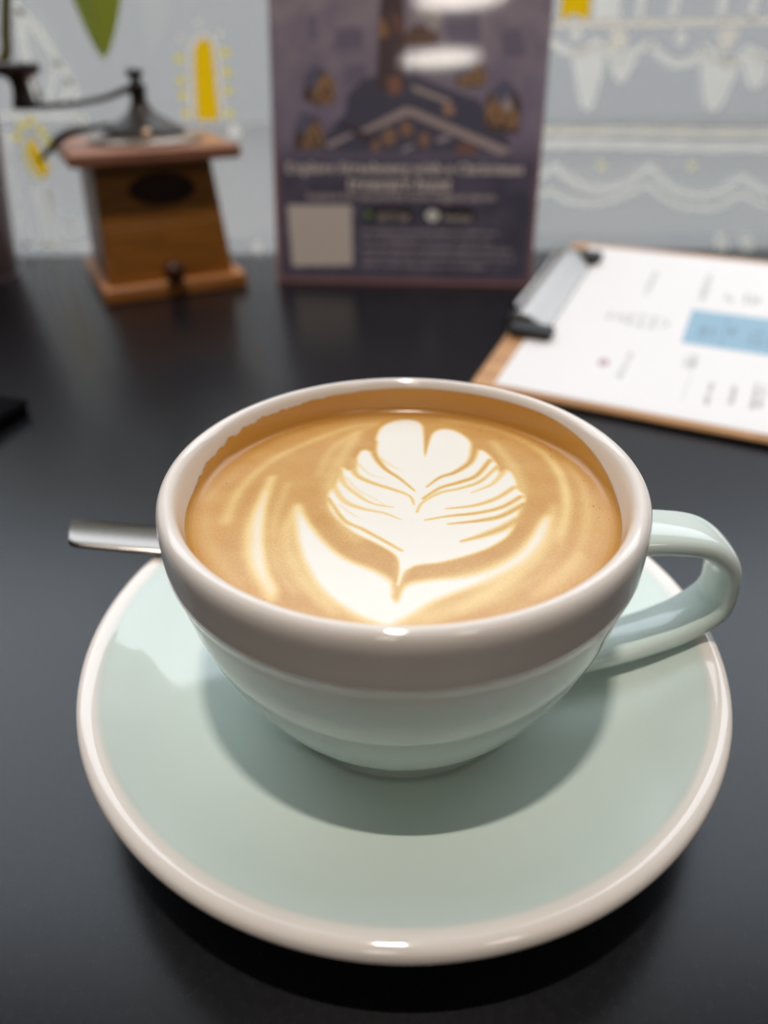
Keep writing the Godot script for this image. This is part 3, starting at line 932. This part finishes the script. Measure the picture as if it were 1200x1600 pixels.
	fill_poly(img, P.call([[37.05, 91.18], [55.29, 97.92], [56.8, 96.32], [39.3, 87.8]]), rgb(182, 166, 171))
	for p in [[[76.31, 99.27], [82.25, 101.26], [86.05, 97.95], [84.72, 89.95], [76.45, 90.6]], [[88.16, 103.24], [93.3, 105.21], [97.09, 101.92], [96.53, 95.97], [89.08, 95.96]], [[100.97, 96.64], [106.09, 98.63], [109.22, 94], [107.19, 88.66], [101.95, 89.32]], [[68.89, 92.59], [73.39, 93.94], [74.99, 87.23], [69.72, 85.86]]]:
		fill_poly(img, P.call(p), rgb(155, 123, 104))
	fill_poly(img, P.call([[125.81, 87.38], [128.57, 91.38], [135.86, 92.72], [141.31, 87.43], [139.26, 84.75], [127.44, 84.44]]), rgb(137, 103, 99))
	for p in [[[112.19, 94.01], [120.94, 96.67], [123.96, 95.09], [115.26, 91.35]], [[88.54, 87.27], [97.41, 91.31], [98.94, 89.98], [91.57, 85.93]]]:
		fill_poly(img, P.call(p), rgb(177, 163, 172))
	fill_poly(img, P.call([[95.15, 167.27], [98.57, 170.81], [109.17, 169.49], [113.59, 164.65], [113.11, 159.24], [109.7, 156.24], [105.4, 157.5], [103.09, 162.37], [96.7, 163.04]]), rgb(181, 172, 172))
	# lower text block: plain pale panel, two dark badges, five lines of small print
	fill_poly(img, P.call([[9.25, 52.16], [55.18, 52.17], [56.14, 12.09], [11.81, 10.9]]), rgb(216, 204, 198))
	for p in [[[62.92, 51.41], [98.15, 51.34], [98.89, 41.79], [63.43, 41.81]], [[104.88, 51.4], [141.36, 51.35], [141.91, 41.87], [105.65, 41.87]]]:
		fill_poly(img, P.call(p), rgb(55, 51, 53))
	fill_poly(img, P.call([[65.2, 49.36], [71.15, 46.08], [65.71, 43.09]]), rgb(133, 160, 122))
	fill_poly(img, P.call([[108.13, 48.13], [110.75, 49.81], [114.81, 49.03], [117.13, 46.98], [116.37, 43.66], [112.85, 41.95], [109.21, 43.16], [107.32, 45.64]]), rgb(239, 239, 233))
	var line_c := rgb(186, 175, 179)
	var rows := [[[62.56, 34.19], [157.52, 34.14]], [[63.05, 28.65], [154.8, 28.23]], [[63.09, 22.63], [171.28, 22.55]], [[63.58, 17.44], [170.81, 17.01]], [[63.61, 12.21], [150.48, 11.52]]]
	for r in rows:
		var a := Vector2(r[0][0], r[0][1])
		var b := Vector2(r[1][0], r[1][1])
		var x := 0.0
		while x < a.distance_to(b) - 3.0:
			var w := minf(rng.randf_range(4.0, 11.0), a.distance_to(b) - x)
			var d := (b - a).normalized()
			var p0 := a + d * x
			var k := 0.0
			while k < w:
				var hgt := rng.randf_range(1.5, 2.6)
				var q0 := p0 + d * k
				ink(img, [Vector2(q0.x * s, (ht - q0.y) * s), Vector2(q0.x * s, (ht - q0.y - hgt) * s)], 1.6, line_c)
				ink(img, [Vector2(q0.x * s, (ht - q0.y - 0.8) * s), Vector2((q0.x + 0.9) * s, (ht - q0.y - 0.8) * s)], 1.4, line_c)
				k += 1.25
			x += w + 1.6
	var m := mat(Color.WHITE, 0.045, 0.0, 0.5)
	m.albedo_texture = ImageTexture.create_from_image(img)
	var st := begin()
	st.set_smooth_group(-1)
	var q := [Vector3(0, 0, 0), Vector3(wd, 0, 0), Vector3(wd, ht, 0), Vector3(0, ht, 0)]
	for k in [0, 3, 2, 0, 2, 1]:
		st.set_uv(Vector2(q[k].x / wd, 1.0 - q[k].y / ht))
		st.add_vertex(q[k] * 0.001)
	part("printed_front", done(st), m, t, Vector3(0, 0.0005, 0.0001))
	part("card_board", block(Vector3(wd * 0.001, ht * 0.001, 0.003), 0.0004), mat(rgb(190, 180, 176), 0.5), t, Vector3(wd * 0.0005, ht * 0.0005 + 0.0005, -0.0015))
	# strut behind
	var leg := begin()
	var foot := Vector3(0.092, 0.012, -0.048)
	sweep(leg, PackedVector3Array([Vector3(0.092, 0.17, -0.0035), (Vector3(0.092, 0.17, -0.0035) + foot) * 0.5, foot]), Vector3(1, 0, 0), func(_x: float) -> Array:
		return super_section(0.028, 0.0012, 6.0, 16))
	part("strut", done(leg), mat(rgb(190, 180, 176), 0.6), t)
	# headline letters
	var serif := SystemFont.new()
	serif.font_names = PackedStringArray(["Droid Serif"])
	serif.font_weight = 700
	var sans := SystemFont.new()
	sans.font_names = PackedStringArray(["Droid Sans"])
	var ink_m := mat(rgb(236, 222, 214), 0.35)
	for w in [["Explore Strasbourg with a Christmas", serif, [[8.94, 72.4], [173.07, 72.14]], 8.6, "headline"], ["treasure hunt", serif, [[52.46, 63.69], [124.83, 63.41]], 8.4, "headline"], ["Explore the city and its most magical places", sans, [[24.11, 56.46], [155.56, 56.37]], 5.2, "subtitle"], ["GET IT ON", sans, [[73.9, 44.44], [95.65, 44.26]], 4.2, "badge_text"], ["Download", sans, [[119.92, 44.53], [139.1, 44.32]], 4.4, "badge_text"]]:
		var tm := TextMesh.new()
		tm.text = w[0]
		tm.font = w[1]
		tm.font_size = 32
		tm.pixel_size = 0.0002
		tm.depth = 0.0001
		tm.horizontal_alignment = HORIZONTAL_ALIGNMENT_LEFT
		tm.vertical_alignment = VERTICAL_ALIGNMENT_BOTTOM
		var want: float = (w[2][1][0] - w[2][0][0]) * 0.001
		var o := part(w[4], tm, ink_m, t)
		var box := tm.get_aabb()
		var k := want / maxf(box.size.x, 0.0001)
		o.scale = Vector3(k, w[3] * 0.001 / maxf(box.size.y, 0.0001), 1.0)
		o.rotation.z = atan2(w[2][1][1] - w[2][0][1], w[2][1][0] - w[2][0][0])
		o.position = Vector3(w[2][0][0] * 0.001 - box.position.x * k, w[2][0][1] * 0.001 - box.position.y * o.scale.y - 0.0012, 0.0002)

# ------------------------------------------------------------------ clipboard with menu
func build_clipboard() -> void:
	var e1 := Vector3(0.8863, 0.0, 0.463).normalized()
	var e2 := Vector3(0.4567, 0.165, -0.8742).normalized()
	var n := e1.cross(e2)
	if n.y < 0.0:
		n = -n
	var base := Vector3(0.041, 0.003, -0.2017)
	var b := Basis(e1, n, -e2)
	var board_m := grained(wood(8, rgb(176, 124, 78), rgb(212, 162, 110), 6.0), Vector3(9, 9, 9), 0.45)
	var t := thing("clipboard", "brown wooden clipboard with steel clip propped up on the right", "clipboard", base)
	t.basis = b
	# local axes: x along the board away from the clip, y out of the board, -z to its far edge
	part("board", block(Vector3(0.262, 0.003, 0.187), 0.0012), board_m, t, Vector3(0.131, 0.0, -0.0895))
	var prop := begin()
	chamfered(prop, Vector3(0.12, 0.024, 0.012), 0.001, Vector3(0.13, -0.0135, -0.168))
	part("support_block", done(prop), board_m, t)
	# clip: folded steel plate, black spring ends, rolled lever
	var clip := begin()
	var prof := []
	for p in [[-3.5, -2.4], [-3.8, 2.0], [-2.0, 6.5], [3.0, 9.5], [9.0, 8.2], [16.0, 4.6], [21.0, 2.3]]:
		prof.append(Vector3(p[0] * 0.001, p[1] * 0.001, -0.106))
	sweep(clip, curve3(prof, 5), Vector3(0, 0, 1), func(_u: float) -> Array:
		return super_section(0.047, 0.0006, 8.0, 20))
	part("clip_plate", done(clip), steel, t)
	part("clip_lever", tube([Vector3(0.0, 0.0105, -0.064), Vector3(0.001, 0.0108, -0.106), Vector3(0.0, 0.0105, -0.148)], [0.0022, 0.0022], Vector3(1, 0, 0), 8), steel, t)
	var rubber := mat(rgb(30, 30, 32), 0.5)
	for z in [-0.0525, -0.1545]:
		part("clip_corner", block(Vector3(0.024, 0.0055, 0.011), 0.0018), rubber, t, Vector3(0.0135, 0.0046, z))
	# the printed menu sheet is held by the clip
	var s := 4.0
	var wd := 236.0
	var ht := 177.0
	var img := Image.create(int(wd * s), int(ht * s), false, Image.FORMAT_RGB8)
	img.fill(rgb(238, 234, 234))
	var o := 12.0
	var Q := func(x: float, y: float) -> Vector2:
		return Vector2((x - o) * s, (ht - y) * s)
	var blue := PackedVector2Array([Q.call(87.5, 106.5), Q.call(240, 106.5), Q.call(240, 68), Q.call(88.5, 68)])
	fill_poly(img, blue, rgb(146, 180, 202))
	var dark := rgb(96, 92, 94)
	# lettering runs across the sheet, towards the far edge: short strokes stacked along a line
	var write := func(x: float, y0: float, y1: float, h: float, c: Color) -> void:
		var y := y0
		while y < y1:
			var w := rng.randf_range(0.9, 1.8)
			ink(img, [Q.call(x, y), Q.call(x - h * rng.randf_range(0.6, 1.0), y)], 1.7, c)
			ink(img, [Q.call(x - h * rng.randf_range(0.0, 0.7), y), Q.call(x - h * rng.randf_range(0.0, 0.7), y + w)], 1.7, c)
			y += w + 0.45
			if rng.randf() < 0.16:
				y += 1.6
	write.call(61.5, 119, 150, 3.4, rgb(140, 136, 138))
	write.call(92.0, 118, 153, 4.4, rgb(110, 106, 108))
	for w in [[103.5, 124.0, 131.0], [106.0, 122.0, 126.0], [113.5, 122.0, 133.0], [117.0, 122.0, 133.0], [119.5, 124.0, 132.0], [132.0, 120.0, 136.0], [140.0, 118.0, 138.0], [148.0, 120.0, 150.0]]:
		write.call(w[0], w[1], w[2], 2.4, dark)
	write.call(98.5, 78, 90, 4.2, rgb(70, 82, 92))
	write.call(103.0, 78, 88, 3.0, rgb(84, 98, 110))
	write.call(112.0, 84, 90, 3.4, rgb(70, 82, 92))
	for x in [121.0, 125.0, 130.0, 138.0]:
		write.call(x, 76, 92, 2.6, rgb(96, 112, 124))
	ink(img, [Q.call(107, 70), Q.call(107, 104)], 1.2, rgb(110, 140, 160))
	# oval emblem near the clip side
	for k in 40:
		var a := TAU * k / 40.0
		var p: Vector2 = Q.call(66.0 + cos(a) * 12.0, 86.0 + sin(a) * 6.5)
		ink(img, [p, p + Vector2(4, 3)], 2.0, rgb(128, 124, 126))
	write.call(72.0, 80, 92, 3.0, rgb(120, 116, 118))
	write.call(66.0, 80, 92, 3.0, rgb(104, 100, 102))
	write.call(60.0, 81, 91, 3.0, rgb(120, 116, 118))
	write.call(49.0, 83, 92, 4.0, rgb(150, 146, 148))
	write.call(53.5, 83, 92, 3.0, rgb(140, 136, 138))
	# small red flower print and lettering near the cup
	for k in 8:
		var a := TAU * k / 8.0
		var p: Vector2 = Q.call(56.6 + cos(a) * 1.6, 36.5 + sin(a) * 2.4)
		fill_poly(img, PackedVector2Array([p + Vector2(-4, -4), p + Vector2(4, -4), p + Vector2(4, 4), p + Vector2(-4, 4)]), rgb(206, 132, 156) if k % 2 else rgb(150, 140, 148))
	write.call(68.5, 25, 50, 3.6, rgb(134, 130, 132))
	write.call(99.0, 44, 58, 4.6, rgb(124, 120, 122))
	write.call(95.0, 46, 56, 2.4, rgb(160, 156, 158))
	ink(img, [Q.call(98.0, 15), Q.call(98.0, 38)], 2.0, rgb(206, 204, 206))
	for w in [[109.5, 15.0, 33.0], [119.5, 19.0, 34.0], [128.5, 18.0, 40.0], [131.5, 20.0, 40.0], [140.0, 16.0, 44.0], [150.0, 16.0, 40.0], [162.0, 16.0, 44.0], [175.0, 16.0, 44.0]]:
		write.call(w[0], w[1], w[2], 2.8, rgb(120, 104, 108))
	var m := mat(Color.WHITE, 0.5, 0.0, 0.4)
	m.albedo_texture = ImageTexture.create_from_image(img)
	var sheet := Node3D.new()
	sheet.name = numbered("menu_sheet")
	add_child(sheet)
	sheet.basis = b
	sheet.position = base + n * 0.0016
	tag(sheet, "white printed menu sheet with blue box held by the clipboard", "menu")
	var st := begin()
	st.set_smooth_group(-1)
	var q := [Vector3(o, 0.35, 0), Vector3(o + wd, 0.35, 0), Vector3(o + wd, 0.35, -ht), Vector3(o, 0.35, -ht)]
	for k in [0, 3, 2, 0, 2, 1]:
		st.set_uv(Vector2((q[k].x - o) / wd, 1.0 + q[k].z / ht))
		st.add_vertex(q[k] * 0.001)
	part("print", done(st), m, sheet)
	part("paper", block(Vector3(wd * 0.001, 0.0003, ht * 0.001), 0.00005), mat(rgb(238, 234, 234), 0.6), sheet, Vector3((o + wd / 2) * 0.001, 0.00018, -ht * 0.0005))

# ------------------------------------------------------------------ old coffee mill
func build_grinder() -> void:
	var t := thing("coffee_grinder", "old wooden box coffee grinder with iron crank in front of the window", "grinder", Vector3(-0.1673, 0, -0.4111))
	t.basis = Basis(Vector3(0.8997, 0, -0.4365), Vector3.UP, Vector3(0.4365, 0, 0.8997))
	var oak := grained(wood(15, rgb(128, 78, 24), rgb(186, 122, 48), 10.0), Vector3(14, 14, 14), 0.42)
	var oak_pale := grained(wood(16, rgb(160, 98, 46), rgb(206, 140, 76), 10.0), Vector3(14, 14, 14), 0.42)
	var oak_top := grained(wood(17, rgb(134, 84, 62), rgb(184, 130, 104), 10.0), Vector3(14, 14, 14), 0.35)
	part("base_board", block(Vector3(0.0996, 0.0098, 0.0976), 0.0012), oak_pale, t, Vector3(0, 0.0049, 0.001))
	# body: wider at the foot; seen from the front it holds a drawer
	part("body", block(Vector3(0.0862, 0.0745, 0.085), 0.0012, Vector2(0.885, 0.885)), oak, t, Vector3(-0.0008, 0.0468, 0.0))
	part("top_board", block(Vector3(0.1085, 0.0084, 0.100), 0.0016), oak_top, t, Vector3(0.001, 0.0880, 0.0))
	var drawer := part("drawer", block(Vector3(0.0800, 0.036, 0.006), 0.0012, Vector2(0.95, 1.0)), oak, t, Vector3(-0.0008, 0.0285, 0.0385))
	drawer.rotation.x = -0.058
	var pull := lathe([Vector2(0.0, 0.0), Vector2(0.0045, 0.0), Vector2(0.0035, 0.004), Vector2(0.0042, 0.008), Vector2(0.0068, 0.011), Vector2(0.0072, 0.0145), Vector2(0.0045, 0.0175), Vector2(0.0, 0.018)], 28)
	var knob := part("drawer_knob", pull, mat(rgb(72, 40, 22), 0.35), drawer, Vector3(-0.001, -0.0115, 0.003))
	knob.rotation.x = PI / 2
	var plate := begin()
	var ring := []
	for k in 40:
		ring.append(Vector3(0.0205 * cos(TAU * k / 40), 0.0088 * sin(TAU * k / 40), 0.0012))
	face(plate, ring, Vector3(0, 0, -0.01))
	for k in 40:
		var a: Vector3 = ring[k]
		var b: Vector3 = ring[(k + 1) % 40]
		face(plate, [a, b, b * Vector3(1.06, 1.1, -0.4), a * Vector3(1.06, 1.1, -0.4)], Vector3.ZERO)
	var pl := part("oval_plate", done(plate), mat(rgb(52, 30, 20), 0.4, 0.3), t, Vector3(0.0022, 0.0672, 0.0399))
	pl.rotation.x = -0.058
	# iron top: skirt, domed hopper, shaft and nut
	part("skirt", lathe(profile_mm([[0, 93.3], [36, 93.3], [36.5, 94.2], [33, 95.6], [27, 96.3]], 4), 64), mat(rgb(150, 132, 120), 0.32, 0.7), t, Vector3(0.0035, 0, 0.0))
	part("dome", lathe(profile_mm([[27.5, 95.8], [26.8, 98.2], [22.5, 101.4], [15.0, 105.2], [9.0, 109.4], [5.6, 114.5], [4.6, 119.0], [0, 119.2]], 5), 64), black_metal, t, Vector3(0.0035, 0, 0.0))
	part("shaft", lathe(profile_mm([[4.4, 118.5], [5.6, 120.0], [5.6, 124.5], [4.0, 126.0], [3.2, 127.5], [3.2, 129.0], [5.2, 129.8], [5.4, 132.2], [4.4, 133.6], [0, 133.9]], 4), 32), black_metal, t, Vector3(0.0035, 0, 0.0))
	part("rivet", lathe(profile_mm([[3.2, 0], [2.8, 1.2], [1.4, 2.0], [0, 2.2]], 4), 20), mat(rgb(190, 160, 130), 0.3, 0.9), t, Vector3(0.0005, 0.0985, 0.0262)).rotation.x = 1.0
	part("crank_arm", tube([Vector3(0.0035, 0.1235, 0.0), Vector3(-0.006, 0.1215, 0.0), Vector3(-0.018, 0.1180, 0.0), Vector3(-0.036, 0.1156, 0.0), Vector3(-0.058, 0.1150, 0.0), Vector3(-0.073, 0.1152, 0.0)], [0.0034, 0.0026, 0.0024, 0.0024, 0.0028], Vector3(0, 0, 1), 8, 0.75), black_metal, t)
	part("crank_knob", lathe(profile_mm([[0, 113.5], [6.6, 113.6], [7.0, 117.0], [5.8, 121.0], [5.2, 125.0], [6.0, 129.0], [9.5, 131.2], [13.0, 133.0], [13.8, 135.6], [12.0, 138.2], [0, 138.8]], 4), 40), mat(rgb(46, 32, 28), 0.4), t, Vector3(-0.0665, 0, 0.0))
	part("lid_lever", tube([Vector3(-0.018, 0.1035, 0.008), Vector3(-0.030, 0.1020, 0.008), Vector3(-0.042, 0.1005, 0.008), Vector3(-0.052, 0.0965, 0.008), Vector3(-0.060, 0.0900, 0.008), Vector3(-0.067, 0.0845, 0.008)], [0.0018, 0.0030, 0.0046, 0.0046, 0.0032, 0.0016], Vector3(0, 0, 1), 8, 0.6), black_metal, t)

# ------------------------------------------------------------------ potted plant at the left edge
func leaf_mesh(length: float, width: float, bend: float) -> ArrayMesh:
	# blade from the origin along +y, front towards +z, with a keel along the midrib and thickness
	var st := begin()
	st.set_smooth_group(0)
	var nl := 16
	var nw := 6
	for layer in 2:
		for i in nl:
			for j in range(-nw, nw):
				var q := []
				for k in [[i, j], [i + 1, j], [i + 1, j + 1], [i, j + 1]]:
					var u: float = k[0] / float(nl)
					var v: float = k[1] / float(nw)
					var half := width * 0.5 * pow(sin(PI * pow(u, 0.8)), 0.75) if u < 1.0 and u > 0.0 else 0.0
					q.append(Vector3(v * half, u * length, absf(v) * half * 0.35 - bend * u * u - layer * 0.0006))
				for w in ([0, 1, 2, 0, 2, 3] if layer == 0 else [0, 2, 1, 0, 3, 2]):
					st.add_vertex(q[w])
	return done(st)

func build_plant() -> void:
	var t := thing("potted_plant", "brown tapered plant pot with a leafy green stem at the left edge", "plant", Vector3(-0.3285, 0, -0.418))
	part("pot", lathe(profile_mm([[0, 0], [40, 0], [43, 1.2], [44.6, 6], [46, 14], [54, 70], [60, 114], [61.4, 118], [60.6, 121.5], [57, 121.5], [55.5, 118], [49, 90], [0, 88]], 4), 64), mat(rgb(92, 62, 60), 0.35), t)
	part("soil", lathe(profile_mm([[54.8, 104.0], [40, 108], [20, 106], [0, 107]], 4), 32), mat(rgb(48, 36, 28), 0.95), t)
	var stem_m := mat(rgb(96, 88, 40), 0.6)
	part("stem", tube([Vector3(0.012, 0.10, 0.0), Vector3(0.050, 0.122, -0.004), Vector3(0.0745, 0.139, -0.010), Vector3(0.080, 0.155, -0.012), Vector3(0.0855, 0.172, -0.012), Vector3(0.098, 0.20, -0.01), Vector3(0.118, 0.235, -0.008), Vector3(0.1505, 0.250, -0.006)], [0.0038, 0.0036, 0.0034, 0.0030, 0.0024, 0.0016], Vector3(0.02, 0.01, 1), 6), stem_m, t)
	var leaf_m := mat(rgb(160, 172, 92), 0.28)
	leaf_m.backlight_enabled = true
	leaf_m.backlight = Color(0.74, 0.76, 0.36)
	var spots := [[Vector3(0.1505, 0.249, -0.006), Vector3(-0.06, -1.0, 0.02), 0.111, 0.038, 0.35], [Vector3(0.105, 0.213, -0.01), Vector3(-0.6, 0.5, 0.2), 0.09, 0.034, 0.6], [Vector3(0.122, 0.238, -0.008), Vector3(0.1, 0.8, 0.3), 0.10, 0.036, -0.4], [Vector3(0.06, 0.13, 0.0), Vector3(-0.7, 0.6, 0.4), 0.10, 0.036, 0.2]]
	for s in spots:
		var l := part("leaf", leaf_mesh(s[2], s[3], 0.012), leaf_m, t, s[0])
		var y: Vector3 = s[1].normalized()
		var x := y.cross(Vector3(sin(s[4]), 0, cos(s[4]))).normalized()
		l.basis = Basis(x, y, x.cross(y))

func build_case() -> void:
	var t := thing("flat_case", "corner of a flat black case lying on the table at left", "case", Vector3(-0.1707, 0, -0.1767))
	# corner at about (-0.171, -0.176); the rest lies outside the picture
	t.rotation.y = -0.313
	part("cover", block(Vector3(0.15, 0.004, 0.075), 0.0015), mat(rgb(12, 12, 13), 0.85, 0.0, 0.12), t, Vector3(-0.075, 0.0061, 0.0375))
	part("tray", block(Vector3(0.148, 0.0042, 0.073), 0.001), mat(rgb(10, 10, 11), 0.85, 0.0, 0.12), t, Vector3(-0.075, 0.0021, 0.0375))

func build_crumb() -> void:
	var st := begin()
	var turn := Basis(Vector3(0.3, 1, 0.2).normalized(), 0.7)
	chamfered(st, Vector3(0.0024, 0.0012, 0.0017), 0.0004, Vector3.ZERO, Vector2(0.6, 0.5), turn)
	var o := part(numbered("crumb"), done(st), mat(rgb(120, 84, 48), 0.8), self, Vector3(-0.0747, 0.0007, -0.2586))
	tag(o, "tiny brown crumb on the black table between cup and card", "crumb")
